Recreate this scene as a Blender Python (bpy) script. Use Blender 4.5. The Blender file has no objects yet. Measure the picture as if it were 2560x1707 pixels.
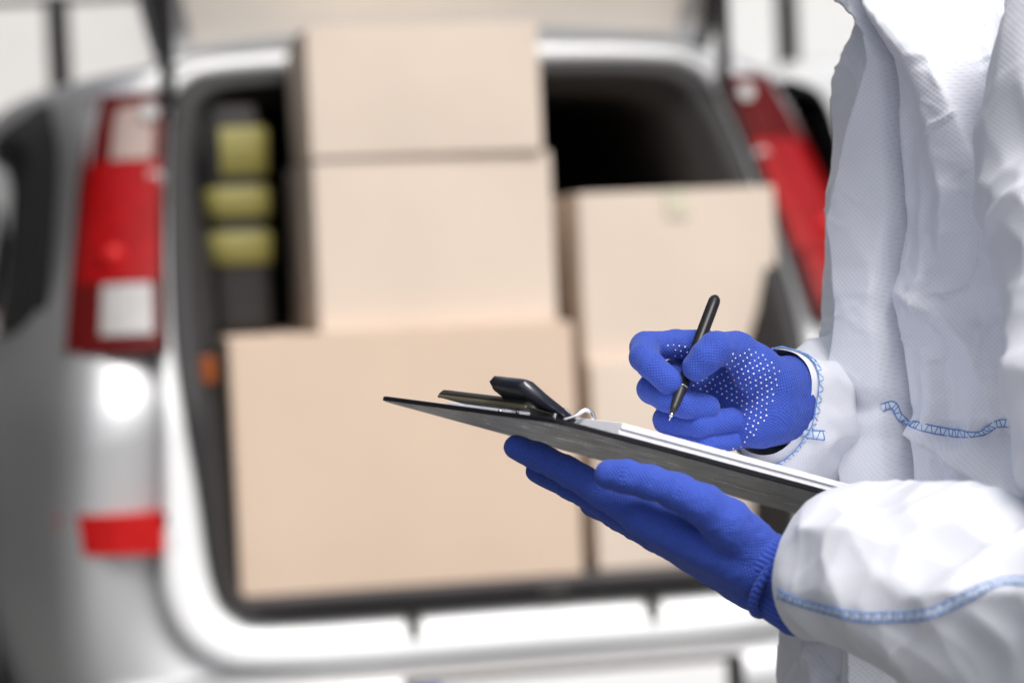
import bpy, math, random
import numpy as np
from mathutils import Matrix, Vector
from mathutils.bvhtree import BVHTree

# ---------------------------------------------------------------- camera, sky, sun, exposure
scene = bpy.context.scene
col = scene.collection
FPX = 6044.0                                   # focal length in pixels of a 2560 wide frame (85 mm)
CAM = np.array([0.0, 0.0, 1.26])
_p, _r = math.radians(1.93), math.radians(2.6)
FWD = np.array([0, math.cos(_p), -math.sin(_p)])
_X = np.array([1.0, 0, 0]); _U = np.cross(_X, FWD)
RGT = math.cos(_r) * _X - math.sin(_r) * _U
UPV = np.cross(RGT, FWD)
cam = bpy.data.cameras.new('camera'); camo = bpy.data.objects.new('camera', cam); col.objects.link(camo)
m = Matrix.Identity(4)
for i in range(3):
    m[i][0], m[i][1], m[i][2], m[i][3] = RGT[i], UPV[i], -FWD[i], CAM[i]
camo.matrix_world = m
cam.lens = 85; cam.sensor_width = 36; cam.clip_start = 0.05; cam.clip_end = 2000
cam.dof.use_dof = True; cam.dof.focus_distance = 1.615; cam.dof.aperture_fstop = 4.3
scene.camera = camo

SUN_AZ, SUN_EL = math.radians(150), math.radians(53)     # azimuth from +Y (north) clockwise
w = bpy.data.worlds.new('World'); scene.world = w; w.use_nodes = True
nt = w.node_tree
sky = nt.nodes.new('ShaderNodeTexSky'); sky.sky_type = 'NISHITA'; sky.sun_disc = False
sky.sun_elevation = SUN_EL; sky.sun_rotation = SUN_AZ
sky.air_density = 1.0; sky.dust_density = 4.0; sky.ozone_density = 1.0
nt.nodes['Background'].inputs['Strength'].default_value = 0.10
hs = nt.nodes.new('ShaderNodeHueSaturation'); hs.inputs['Saturation'].default_value = .38      # thin overcast: pale sky all over
nt.links.new(sky.outputs[0], hs.inputs['Color']); nt.links.new(hs.outputs[0], nt.nodes['Background'].inputs['Color'])
sl = bpy.data.lights.new('sun', 'SUN'); sl.energy = 1.5; sl.angle = math.radians(26); sl.color = (1.0, 0.965, 0.92)
so = bpy.data.objects.new('sun', sl); col.objects.link(so)
sd = Vector((math.sin(SUN_AZ) * math.cos(SUN_EL), math.cos(SUN_AZ) * math.cos(SUN_EL), math.sin(SUN_EL)))
so.rotation_euler = sd.to_track_quat('Z', 'Y').to_euler(); so.location = sd * 30
scene.view_settings.view_transform = 'Standard'; scene.view_settings.look = 'None'
scene.view_settings.exposure = 0.76; scene.view_settings.gamma = 1; scene.view_settings.use_curve_mapping = False
scene.render.engine = 'CYCLES'
scene.cycles.use_denoising = True
scene.cycles.max_bounces = 8

# ---------------------------------------------------------------- helpers
rng = np.random.default_rng(7); random.seed(7)

def pix(px, py, d):
    """world point seen at (px, py) of the 2560x1707 frame, d metres along the view axis"""
    px = np.asarray(px, float); py = np.asarray(py, float); d = np.asarray(d, float)
    v = FWD + ((px - 1280) / FPX)[..., None] * RGT - ((py - 853.5) / FPX)[..., None] * UPV
    return CAM + d[..., None] * v

def proj(P):
    q = np.asarray(P, float) - CAM; d = q @ FWD
    return 1280 + FPX * (q @ RGT) / d, 853.5 - FPX * (q @ UPV) / d, d

def root_loc(o):
    while o.parent: o = o.parent
    return np.array(o.location)

def obj(name, verts, faces, mat, parent=None, local=False, smooth=True, attrs=None, uv=None, origin=None):
    verts = np.asarray(verts, float).reshape(-1, 3)
    me = bpy.data.meshes.new(name)
    o = bpy.data.objects.new(name, me)
    if parent is not None:
        if not local: verts = verts - root_loc(parent)
        o.parent = parent
    else:
        if origin is None:
            origin = np.array([*(verts[:, :2].min(0) + verts[:, :2].max(0)) / 2, verts[:, 2].min()])
        verts = verts - origin; o.location = origin
    if isinstance(faces, np.ndarray): faces = faces.tolist()
    me.from_pydata(verts.tolist(), [], faces)
    if smooth: me.polygons.foreach_set('use_smooth', [True] * len(me.polygons))
    if attrs:
        for k, a in attrs.items():
            at = me.attributes.new(k, 'FLOAT', 'POINT'); at.data.foreach_set('value', np.asarray(a, np.float32))
    if mat is not None:
        for mm in (mat if isinstance(mat, (list, tuple)) else [mat]): me.materials.append(mm)
    me.update(); col.objects.link(o)
    return o

def empty(name, loc, rz=0):
    o = bpy.data.objects.new(name, None); o.location = loc; o.rotation_euler = (0, 0, rz); o.empty_display_size = .2
    col.objects.link(o); return o

def tag(o, label, cat=None, group=None, kind=None):
    if label: o['label'] = label
    if cat: o['category'] = cat
    if group: o['group'] = group
    if kind: o['kind'] = kind
    return o

class MB:
    """collects vertices and faces of one part"""
    def __init__(s): s.v = []; s.f = []
    def add(s, v, f):
        n = len(s.v); s.v += [tuple(map(float, q)) for q in v]; s.f += [tuple(i + n for i in q) for q in f]; return s
    def box(s, x0, x1, y0, y1, z0, z1, bev=0.0):
        if bev <= 0:
            v = [(x, y, z) for x in (x0, x1) for y in (y0, y1) for z in (z0, z1)]
            return s.add(v, [(0, 1, 3, 2), (4, 6, 7, 5), (0, 4, 5, 1), (2, 3, 7, 6), (0, 2, 6, 4), (1, 5, 7, 3)])
        v = []; idx = {}
        X = (x0, x1); Y = (y0, y1); Z = (z0, z1); sg = (1, -1)
        for i in (0, 1):
            for j in (0, 1):
                for k in (0, 1):
                    for a in range(3):
                        q = [X[i] + sg[i] * bev, Y[j] + sg[j] * bev, Z[k] + sg[k] * bev]
                        q[a] = (X, Y, Z)[a][(i, j, k)[a]]
                        idx[i, j, k, a] = len(v); v.append(q)
        f = []
        for a in range(3):
            b, c = (a + 1) % 3, (a + 2) % 3
            for e in (0, 1):
                q = []
                for (u, w_) in ((0, 0), (1, 0), (1, 1), (0, 1)):
                    t = [0, 0, 0]; t[a] = e; t[b] = u; t[c] = w_; q.append(idx[(*t, a)])
                f.append(tuple(q if e else q[::-1]))
            for u in (0, 1):
                for w_ in (0, 1):
                    t0 = [0, 0, 0]; t0[b] = u; t0[c] = w_; t1 = list(t0); t1[a] = 1
                    f.append((idx[(*t0, b)], idx[(*t1, b)], idx[(*t1, c)], idx[(*t0, c)]))
        for i in (0, 1):
            for j in (0, 1):
                for k in (0, 1): f.append((idx[i, j, k, 0], idx[i, j, k, 1], idx[i, j, k, 2]))
        return s.add(v, f)
    def tube(s, pts, rad, n=12, cap=True, ref=None):
        pts = np.asarray(pts, float); N = len(pts); rad = np.broadcast_to(np.asarray(rad, float), (N,))
        T = np.gradient(pts, axis=0); T /= np.linalg.norm(T, axis=1)[:, None] + 1e-12
        r = np.array(ref if ref is not None else ((0, 0, 1) if abs(T[0][2]) < .9 else (1, 0, 0)), float)
        v = []
        for i in range(N):
            a = r - T[i] * (r @ T[i]); a /= np.linalg.norm(a) + 1e-12; b = np.cross(T[i], a); r = a
            for k in range(n):
                t = 2 * math.pi * k / n; v.append(pts[i] + rad[i] * (math.cos(t) * a + math.sin(t) * b))
        f = [(i * n + k, i * n + (k + 1) % n, (i + 1) * n + (k + 1) % n, (i + 1) * n + k) for i in range(N - 1) for k in range(n)]
        if cap: f += [tuple(range(n))[::-1], tuple(range((N - 1) * n, N * n))]
        return s.add(v, f)
    def build(s, name, mat, parent=None, local=True, smooth=False, **k):
        return obj(name, s.v, s.f, mat, parent, local=local, smooth=smooth, **k)

def grid_faces(nu, nv, wrapv=False, off=0):
    i, j = np.meshgrid(np.arange(nu - 1), np.arange(nv if wrapv else nv - 1), indexing='ij')
    j2 = (j + 1) % nv
    return np.stack([i * nv + j, i * nv + j2, (i + 1) * nv + j2, (i + 1) * nv + j], -1).reshape(-1, 4) + off

def catmull(K, n):
    K = np.asarray(K, float); P = np.vstack([2 * K[0] - K[1], K, 2 * K[-1] - K[-2]]); out = []
    for i in range(1, len(P) - 2):
        p0, p1, p2, p3 = P[i - 1:i + 3]
        for t in np.linspace(0, 1, n, endpoint=False):
            out.append(.5 * ((2 * p1) + (-p0 + p2) * t + (2 * p0 - 5 * p1 + 4 * p2 - p3) * t * t + (-p0 + 3 * p1 - 3 * p2 + p3) * t ** 3))
    out.append(P[-2]); return np.array(out)

def resample(P, n):
    P = np.asarray(P, float); d = np.r_[0, np.cumsum(np.linalg.norm(np.diff(P, axis=0), axis=1))]
    t = np.linspace(0, d[-1], n)
    return np.stack([np.interp(t, d, P[:, k]) for k in range(P.shape[1])], 1)

def vnoise(x, y, seed=0):
    """smooth 2-D value noise, vectorised, about -1..1"""
    g = np.random.default_rng(seed).uniform(-1, 1, (64, 64))
    xi = np.floor(x).astype(int); yi = np.floor(y).astype(int); fx = x - xi; fy = y - yi
    fx = fx * fx * (3 - 2 * fx); fy = fy * fy * (3 - 2 * fy)
    a = g[xi % 64, yi % 64]; b = g[(xi + 1) % 64, yi % 64]; c = g[xi % 64, (yi + 1) % 64]; d = g[(xi + 1) % 64, (yi + 1) % 64]
    return a + (b - a) * fx + (c - a) * fy + (a - b - c + d) * fx * fy

# ---------------------------------------------------------------- materials
class NT:
    def __init__(s, mat): s.t = mat.node_tree; s.b = s.t.nodes['Principled BSDF']
    def n(s, typ, **kw):
        q = s.t.nodes.new(typ)
        for k, v in kw.items(): setattr(q, k, v)
        return q
    def l(s, a, b): s.t.links.new(a, b)
    def math(s, op, a, b=None, clamp=False):
        q = s.n('ShaderNodeMath', operation=op, use_clamp=clamp)
        for i, v in enumerate((a, b)):
            if v is None: continue
            if isinstance(v, (int, float)): q.inputs[i].default_value = v
            else: s.l(v, q.inputs[i])
        return q.outputs[0]
    def mix(s, f, a, b):
        q = s.n('ShaderNodeMix', data_type='RGBA')
        for i, v in ((0, f), (6, a), (7, b)):
            if isinstance(v, (int, float)): q.inputs[i].default_value = v
            elif isinstance(v, tuple): q.inputs[i].default_value = (*v, 1)
            else: s.l(v, q.inputs[i])
        return q.outputs[2]
    def noise(s, scale, detail=3, coord=None, rough=.5):
        q = s.n('ShaderNodeTexNoise'); q.inputs['Scale'].default_value = scale; q.inputs['Detail'].default_value = detail
        q.inputs['Roughness'].default_value = rough
        if coord is not None: s.l(coord, q.inputs['Vector'])
        return q.outputs[0]
    def bump(s, h, strength=.3, dist=.001):
        q = s.n('ShaderNodeBump'); q.inputs['Strength'].default_value = strength; q.inputs['Distance'].default_value = dist
        s.l(h, q.inputs['Height']); s.l(q.outputs[0], s.b.inputs['Normal'])
    def obj(s): return s.n('ShaderNodeTexCoord').outputs['Object']

def M(name, base, rough=.5, metal=0, coat=0, var=0, vscale=8, bump=0, bscale=80, spec=.5, rvar=0):
    mat = bpy.data.materials.new(name); mat.use_nodes = True; t = NT(mat); b = t.b
    b.inputs['Base Color'].default_value = (*base, 1); b.inputs['Roughness'].default_value = rough
    b.inputs['Metallic'].default_value = metal; b.inputs['Coat Weight'].default_value = coat
    b.inputs['Coat Roughness'].default_value = .06; b.inputs['Specular IOR Level'].default_value = spec
    if var:
        no = t.noise(vscale, 4, t.obj())
        t.l(t.mix(no, tuple(c * (1 - var) for c in base), tuple(min(1, c * (1 + var)) for c in base)), b.inputs['Base Color'])
    if rvar:
        t.l(t.math('MULTIPLY_ADD', t.noise(vscale * 2, 5, t.obj()), rvar), b.inputs['Roughness'])
        q = b.inputs['Roughness'].links[0].from_node; q.inputs[2].default_value = rough - rvar / 2
    if bump: t.bump(t.noise(bscale, 4, t.obj()), bump, .002)
    return mat

MAT = {}
MAT['asphalt'] = M('concrete', (.12, .119, .115), .9, var=.15, vscale=1.5, bump=.4, bscale=90)
MAT['paint'] = M('silver_white_paint', (.56, .565, .575), .46, metal=.75, coat=.05, rvar=.08, vscale=3, var=.02)
MAT['white_paint'] = M('white_paint', (.80, .81, .82), .4, coat=.4, var=.02)
MAT['black_plastic'] = M('black_plastic', (.014, .014, .016), .45, bump=.15, bscale=300)
MAT['rubber'] = M('rubber', (.018, .017, .018), .7, bump=.2, bscale=200)
MAT['trim_dark'] = M('dark_trim', (.022, .02, .02), .8, var=.2)
MAT['sill_plastic'] = M('sill_plastic', (.05, .045, .048), .5, var=.2)
MAT['lining'] = M('grey_lining', (.78, .73, .67), .6, var=.06, bump=.1, bscale=200)
MAT['glass_dark'] = M('tinted_glass', (.010, .010, .011), .06, spec=.5)
MAT['steel'] = M('dark_steel', (.05, .048, .045), .6, var=.3)
MAT['chrome'] = M('chrome', (.75, .75, .77), .14, metal=1)
MAT['alloy'] = M('alloy', (.45, .46, .47), .3, metal=.9)
MAT['red_lens'] = M('red_lens', (.24, .002, .003), .25, coat=.12, spec=.2, var=.4, vscale=22, bump=.6, bscale=55)
MAT['red_rim'] = M('red_rim', (.08, .004, .004), .5, spec=.1)
MAT['clear_lens'] = M('clear_lens', (.30, .23, .205), .2, coat=.4, var=.15, vscale=30)
MAT['white_lens'] = M('white_lens', (.34, .33, .325), .2, coat=.3, bump=.8, bscale=60, var=.18, vscale=40)
MAT['red_bright'] = M('red_bright', (.46, .010, .010), .35, spec=.2, var=.3, vscale=25)
MAT['amber'] = M('amber', (.26, .06, .008), .3)
MAT['yellow'] = M('hi_vis_yellow', (.22, .195, .05), .6, var=.15, vscale=20)
MAT['plate'] = M('plate_white', (.78, .78, .78), .35)
MAT['plate_blue'] = M('plate_blue', (.03, .10, .42), .35)
MAT['tape'] = M('tape', (.60, .56, .44), .25, coat=.2)
MAT['pen'] = M('pen_black', (.010, .010, .012), .36, spec=.35)
MAT['pen_grip'] = M('pen_grip', (.016, .016, .02), .42)
MAT['board'] = M('clipboard_black', (.010, .010, .014), .30, rvar=.2, vscale=25, spec=.25)
MAT['clip_metal'] = M('clip_metal', (.035, .032, .026), .35, metal=.3)
MAT['clip_lever'] = M('clip_lever', (.016, .018, .03), .28, coat=.3)
MAT['brass'] = M('clip_edge', (.30, .27, .19), .4, metal=.6)
MAT['paper'] = M('paper', (.86, .86, .90), .7)
MAT['thread'] = M('blue_thread', (.09, .25, .66), .6)
MAT['skin'] = M('skin', (.55, .33, .24), .5, var=.08)
MAT['shoe'] = M('shoe', (.03, .03, .035), .6)
MAT['wall'] = M('wall_render', (.74, .73, .71), .85, var=.08, vscale=2)
MAT['bright_wall'] = M('added_white_wall', (.82, .82, .81), .85, var=.03, vscale=2)
MAT['side'] = M('shade_building_wall', (.07, .07, .068), .7, var=.2, vscale=3)
MAT['white_dot'] = M('grip_dot', (.74, .72, .80), .55)

def cardboard(name, base):
    mat = bpy.data.materials.new(name); mat.use_nodes = True; t = NT(mat)
    mp = t.n('ShaderNodeMapping'); mp.inputs['Scale'].default_value = (160, 160, 3); t.l(t.obj(), mp.inputs[0])
    fib = t.noise(1.0, 3, mp.outputs[0]); big = t.noise(5, 4, t.obj())
    c = t.mix(big, tuple(x * .93 for x in base), tuple(min(1, x * 1.06) for x in base))
    c = t.mix(t.math('MULTIPLY', fib, .12), c, tuple(x * .78 for x in base))
    t.l(c, t.b.inputs['Base Color']); t.b.inputs['Roughness'].default_value = .8
    t.b.inputs['Specular IOR Level'].default_value = .25
    t.bump(fib, .12, .001); return mat
MAT['card'] = cardboard('cardboard', (.62, .485, .38))
MAT['card_pale'] = cardboard('cardboard_pale', (.65, .55, .465))

def fabric_mat():
    """white non-woven coverall: fine staggered emboss, driven by cloth coordinates su, sv (metres)"""
    mat = bpy.data.materials.new('coverall_fabric'); mat.use_nodes = True; t = NT(mat); b = t.b
    u = t.n('ShaderNodeAttribute', attribute_name='su').outputs['Fac']; v = t.n('ShaderNodeAttribute', attribute_name='sv').outputs['Fac']
    k = 2 * math.pi / .0034
    su = t.math('SINE', t.math('MULTIPLY', u, k)); sv = t.math('SINE', t.math('MULTIPLY', v, k))
    h = t.math('MULTIPLY', su, sv)
    pit = t.math('SMOOTH_MIN', t.math('MULTIPLY', t.math('SUBTRACT', h, .35), 2.0, True), 1.0)
    c = t.mix(t.math('MULTIPLY', pit, .36), (.77, .785, .835), (.52, .555, .67))
    c2 = t.mix(t.noise(9, 3, t.obj()), (.93, .94, .97), (1, 1, 1))
    q = t.n('ShaderNodeMix', data_type='RGBA', blend_type='MULTIPLY'); q.inputs[0].default_value = 1
    t.l(c, q.inputs[6]); t.l(c2, q.inputs[7]); t.l(q.outputs[2], b.inputs['Base Color'])
    b.inputs['Roughness'].default_value = .55; b.inputs['Specular IOR Level'].default_value = .35
    b.inputs['Sheen Weight'].default_value = .15
    b.inputs['Subsurface Weight'].default_value = .06; b.inputs['Subsurface Radius'].default_value = (.006, .006, .007)
    hh = t.math('ADD', t.math('MULTIPLY', h, -.5), t.math('MULTIPLY', t.noise(160, 4, t.obj()), .6))
    t.bump(hh, .2, .0006); return mat
MAT['fabric'] = fabric_mat()
MAT['fabric_plain'] = M('coverall_plain', (.80, .815, .85), .55, bump=.15, bscale=150)
MAT['seam_tape'] = M('seam_tape', (.72, .80, .90), .6)

def glove_mat():
    mat = bpy.data.materials.new('knit_glove'); mat.use_nodes = True; t = NT(mat); b = t.b
    u = t.n('ShaderNodeAttribute', attribute_name='ku').outputs['Fac']; v = t.n('ShaderNodeAttribute', attribute_name='kv').outputs['Fac']
    rib = t.n('ShaderNodeAttribute', attribute_name='rib').outputs['Fac']
    k = 2 * math.pi / .0026
    h = t.math('MULTIPLY', t.math('SINE', t.math('MULTIPLY', u, k)), t.math('SINE', t.math('MULTIPLY', v, k)))
    hr = t.math('SINE', t.math('MULTIPLY', v, 2 * math.pi / .0034))
    hm = t.n('ShaderNodeMix'); t.l(rib, hm.inputs[0]); t.l(h, hm.inputs[2]); t.l(hr, hm.inputs[3]); h = hm.outputs[0]
    pit = t.math('MULTIPLY', t.math('SUBTRACT', .25, h), 1.1, True)
    c = t.mix(t.math('MULTIPLY', pit, .55), (.044, .094, .48), (.008, .020, .20))
    c = t.mix(t.math('MULTIPLY', t.noise(60, 3, t.obj()), .25), c, (.030, .066, .40))
    t.l(c, b.inputs['Base Color']); b.inputs['Roughness'].default_value = .75
    b.inputs['Sheen Weight'].default_value = .25; b.inputs['Sheen Tint'].default_value = (.5, .6, 1, 1)
    b.inputs['Specular IOR Level'].default_value = .25
    hh = t.math('ADD', h, t.math('MULTIPLY', t.noise(90, 3, t.obj()), 1.5))
    t.bump(hh, .45, .0006); return mat
MAT['glove'] = glove_mat()

def glass_pane():
    mat = bpy.data.materials.new('window_glass'); mat.use_nodes = True; t = mat.node_tree
    o = t.nodes['Material Output']; tr = t.nodes.new('ShaderNodeBsdfTransparent'); gl = t.nodes.new('ShaderNodeBsdfGlossy')
    gl.inputs['Roughness'].default_value = .02; fr = t.nodes.new('ShaderNodeFresnel'); mx = t.nodes.new('ShaderNodeMixShader')
    t.links.new(fr.outputs[0], mx.inputs[0]); t.links.new(tr.outputs[0], mx.inputs[1]); t.links.new(gl.outputs[0], mx.inputs[2])
    t.links.new(mx.outputs[0], o.inputs[0]); return mat
MAT['pane'] = glass_pane()

# ---------------------------------------------------------------- ground
g = MB().add([(-300, -300, 0), (300, -300, 0), (300, 300, 0), (-300, 300, 0)], [(0, 1, 2, 3)]).build('ground', MAT['asphalt'], None, origin=np.zeros(3))
tag(g, 'pale concrete yard under the parked vans', None, None, 'structure')
# ---------------------------------------------------------------- the open van (local frame: x right, y forward, z up)
VA = math.radians(11); VX = .045
_O = pix(1225, 1495, 4.75); VO = np.array([_O[0], _O[1], 0.0])
van = empty('delivery_van', VO, VA)
tag(van, 'silver white delivery van with raised tailgate, loaded with cardboard boxes', 'van')
def rake(z): return .85 * np.maximum(0, np.asarray(z, float) - 1.0) ** 1.15

def half_loop(K, n=7):
    K = np.array(K, float); h = catmull(K, n)
    return np.vstack([h, (h * [-1, 1])[-2:0:-1]])          # closed loop, right half then left half
def loop3(K, dy, rk=1.0, y0=None):
    L = half_loop(K); y = (rake(L[:, 1]) * rk + dy) if y0 is None else np.full(len(L), y0)
    return np.stack([L[:, 0] + VX, y, L[:, 1]], 1)
def loft(loops): 
    n = len(loops[0]); return np.vstack(loops), grid_faces(len(loops), n, True)
K_in = [(0, .585), (.44, .586), (.53, .606), (.565, .67), (.577, .85), (.588, 1.1), (.578, 1.35), (.555, 1.54), (.52, 1.625), (.40, 1.655), (0, 1.665)]
K_fl = [(0, .495), (.43, .497), (.60, .525), (.675, .64), (.668, .85), (.656, 1.1), (.640, 1.35), (.612, 1.58), (.575, 1.68), (.44, 1.722), (0, 1.735)]
K_c = [(0, .30), (.60, .30), (.80, .33), (.875, .46), (.885, .75), (.845, 1.14), (.802, 1.42), (.776, 1.60), (.70, 1.69), (.47, 1.735), (0, 1.755)]
def sc(K, dx, dz=0, zlo=None):
    return [(x + dx * min(1, abs(x) / .5), z + dz * (1 if z > 1 else 0)) for x, z in K]
def between(A, B, t): return [(a[0] + (b[0] - a[0]) * t, a[1] + (b[1] - a[1]) * t) for a, b in zip(A, B)]
# interior lining, closed at the front by a bulkhead
Ki = sc(K_in, -.045)
Ki = [(x, max(z, .612) if z < 1 else z - .03) for x, z in Ki]
v, f = loft([loop3(sc(K_in, -.02), .05), loop3(Ki, .10), loop3(Ki, 0, y0=.9), loop3(Ki, 0, y0=2.3)])
n = len(half_loop(K_in)); f = f.tolist() + [tuple(range(3 * n, 4 * n))]
obj('interior_lining', v, f, MAT['trim_dark'], van, True)
# floor mat the boxes stand on
MB().box(VX - .52, VX + .52, .03, 2.2, .602, .625, .004).build('load_floor', MAT['sill_plastic'], van)
# rubber seal round the opening
K_se = [(x + np.interp(z, [.6, .8, 1.1, 1.6], [.012, .02, .040, .040]) * min(1, x / .4), z + np.interp(z, [1.3, 1.6], [0, .03])) for x, z in K_in]
v, f = loft([loop3(sc(K_in, -.02), .05), loop3(K_in, -.010), loop3(between(K_in, K_se, .6), -.016), loop3(K_se, -.010), loop3(sc(K_se, .010), .02)])
obj('door_seal', v, f, MAT['rubber'], van, True)
# white door frame flange
v, f = loft([loop3(between(K_se, K_fl, .04), .012), loop3(between(K_se, K_fl, .2), -.004), loop3(between(K_se, K_fl, .55), -.022), loop3(between(K_se, K_fl, .88), -.028), loop3(K_fl, -.012), loop3(sc(K_fl, .006), .03)])
obj('door_frame', v, f, MAT['white_paint'], van, True)
# body shell: rear panels, corners, sides, nose
def sect(K, y, wx, top, hood=0):
    return loop3([(x * wx, z * 1 if z < 1 else 1 + (z - 1) * top) for x, z in K], 0, y0=y)
body = [loop3(sc(K_fl, .004), .035), loop3(between(K_fl, K_c, .25), .002), loop3(between(K_fl, K_c, .62), .0), loop3(between(K_fl, K_c, .86), .03), loop3(K_c, .09),
        loop3(sc(K_c, .05), .25, .95), loop3(sc(K_c, .115, .012), .55, .9), loop3(sc(K_c, .19, .02), 1.0, .7), loop3(sc(K_c, .22, .04), 1.7, .3), loop3(sc(K_c, .20, .05), 0, y0=2.9),
        sect(K_c, 3.5, 1.10, .55), sect(K_c, 3.9, 1.06, .10), sect(K_c, 4.35, .92, -.12)]
v, f = loft(body); n = len(body[0]); f = f.tolist() + [tuple(range((len(body) - 1) * n, len(body) * n))]
obj('body_shell', v, f, MAT['paint'], van, True)
def on_side(s, z, y):                            # x of the left / right flank at height z, forward y
    zz = [k[1] for k in K_c][3:9]; xx = [k[0] for k in K_c][3:9]
    x = np.interp(z, zz, xx) + np.interp(y, [.09, .3, .65, 1.2, 1.9], [0, .05, .115, .19, .22])
    return VX + s * x
# rear side windows (dark glass, rubber rim)
for s in (-1, 1):
    for nm, grow, off, mt in (('window_rim', .035, .006, 'rubber'), ('side_window', 0, .013, 'glass_dark')):
        P = []
        for i in range(40):
            a = 2 * math.pi * i / 40
            cy, cz = 1.22, 1.36
            y = cy + (.86 + grow) * np.sign(math.cos(a)) * abs(math.cos(a)) ** .55; z = cz + (.265 + grow) * np.sign(math.sin(a)) * abs(math.sin(a)) ** .55
            P.append((y + .12 * (z - cz), z))
        V_ = []; F_ = []
        for rr in (1, .82, .55, .25):
            for (y, z) in P:
                y2, z2 = 1.22 + (y - 1.22) * rr, 1.36 + (z - 1.36) * rr
                V_.append((on_side(s, z2, y2 - 0) + s * (off if rr < 1 else -.02), y2, z2))
        F_ = grid_faces(4, 40, True).tolist() + [tuple(range(120, 160))]
        obj(nm, V_, F_, MAT[mt], van, True)
# tail lamps: tall housings standing proud of the corner
def lamp_slab(name, s, z0, z1, inn, out, dy, mat, parent, n=8):
    zs = np.linspace(z0, z1, n); V_ = []
    for z in zs:
        xi, xo = inn(z), out(z); y = float(rake(z)) + dy
        for t in np.linspace(0, 1, 7):
            x = xi + (xo - xi) * t
            V_.append((VX + s * x, y + .10 * t ** 3, z))
    for z in zs:
        xi, xo = inn(z), out(z); y = float(rake(z)) + .06
        for t in np.linspace(0, 1, 7): V_.append((VX + s * (xi + (xo - xi) * t), y + .10 * t ** 3, z))
    F_ = [(i * 7 + j, i * 7 + j + 1, (i + 1) * 7 + j + 1, (i + 1) * 7 + j) for i in range(n - 1) for j in range(6)]
    o = n * 7
    for i in range(n - 1): F_ += [(i * 7, (i + 1) * 7, o + (i + 1) * 7, o + i * 7), (i * 7 + 6, o + i * 7 + 6, o + (i + 1) * 7 + 6, (i + 1) * 7 + 6)]
    for j in range(6): F_ += [(j, o + j, o + j + 1, j + 1), ((n - 1) * 7 + j, (n - 1) * 7 + j + 1, o + (n - 1) * 7 + j + 1, o + (n - 1) * 7 + j)]
    return obj(name, V_, F_, mat, parent, True, smooth=False)
inn = lambda z: np.interp(z, [1.1, 1.3, 1.48, 1.64], [.656, .644, .626, .604])
out = lambda z: np.interp(z, [1.1, 1.24, 1.48, 1.58, 1.64], [.842, .824, .788, .770, .748])
for s in (-1, 1):
    hs = lamp_slab('tail_lamp', s, 1.118, 1.645, inn, out, -.045, MAT['red_rim'], van, 14)
    i2 = lambda z, p=.018: inn(z) + p; o2 = lambda z, p=.020: out(z) - p
    lamp_slab('indicator_lens', s, 1.50, 1.615, i2, o2, -.052, MAT['clear_lens' if s < 0 else 'red_rim'], hs)
    lamp_slab('brake_lens', s, 1.252, 1.496, lambda z: inn(z) + .004, lambda z: out(z) - .006, -.053, MAT['red_lens'], hs)
    lamp_slab('reversing_lens', s, 1.150, 1.248, i2, o2, -.052, MAT['white_lens' if s < 0 else 'red_lens'], hs)
    yb = float(rake(1.31)) - .052; xb = VX + s * .735
    obj('bulb', [(xb + .024 * math.cos(a) * math.cos(b), yb - .012 * math.sin(b), 1.30 + .024 * math.sin(a) * math.cos(b)) for b in np.linspace(0, 1.5, 5) for a in np.linspace(0, 6.283, 16, endpoint=False)], grid_faces(5, 16, True), MAT['red_bright'], hs, True)
    lamp_slab('lamp_gasket', s, 1.114, 1.64, lambda z: inn(z) - .010, lambda z: inn(z) + .004, -.062, MAT['black_plastic'], hs, 14)
    # lower reflector in the bumper corner
    r = lamp_slab('corner_reflector', s, .735, .812, lambda z: .675, lambda z: .872, -.034, MAT['red_bright'], van, 3)
    lamp_slab('reflector_end', s, .738, .809, lambda z: .655, lambda z: .69, -.026, MAT['black_plastic'], r, 3)
# bumper: bowed step below the sill, plate recess and number plate
bx = np.linspace(-.84, .84, 41)
def bow(x): return .10 * (abs(x) / .84) ** 2.4
prof = [(-.02, .486), (-.10, .480), (-.125, .455), (-.13, .40), (-.11, .25), (.02, .23)]
V_ = [(VX + x, y + bow(x) + (.12 if abs(x) > .83 else 0), z) for x in bx for (y, z) in prof]
obj('bumper', V_, grid_faces(41, len(prof)), MAT['paint'], van, True)
pl = MB().box(VX - .245, VX + .425, -.152, -.131, .335, .478, .006).build('plate_holder', MAT['black_plastic'], van)
MB().box(VX - .225, VX + .385, -.158, -.1525, .345, .466, .002).build('number_plate', MAT['plate'], pl)
MB().box(VX - .222, VX - .175, -.1605, -.1585, .347, .464, 0).build('plate_band', MAT['plate_blue'], pl)
for x in (-.20, .28, .50):                         # clips and latch on the sill
    MB().box(VX + x - .012, VX + x + .012, -.03, .0, .535, .580, .004).build('sill_clip', MAT['rubber'], van)
st = MB().tube([(VX + .06, .0, .592), (VX + .06, -.03, .615), (VX + .10, -.03, .615), (VX + .10, .0, .592)], .006, 8).build('latch_striker', MAT['steel'], van)
MB().box(VX - .605, VX - .575, -.01, .03, .93, .955, .004).build('buffer_stop', MAT['rubber'], van)
MB().box(VX - .585, VX - .555, .04, .06, 1.045, 1.10, .006).build('marker_lamp', MAT['amber'], van)
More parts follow.
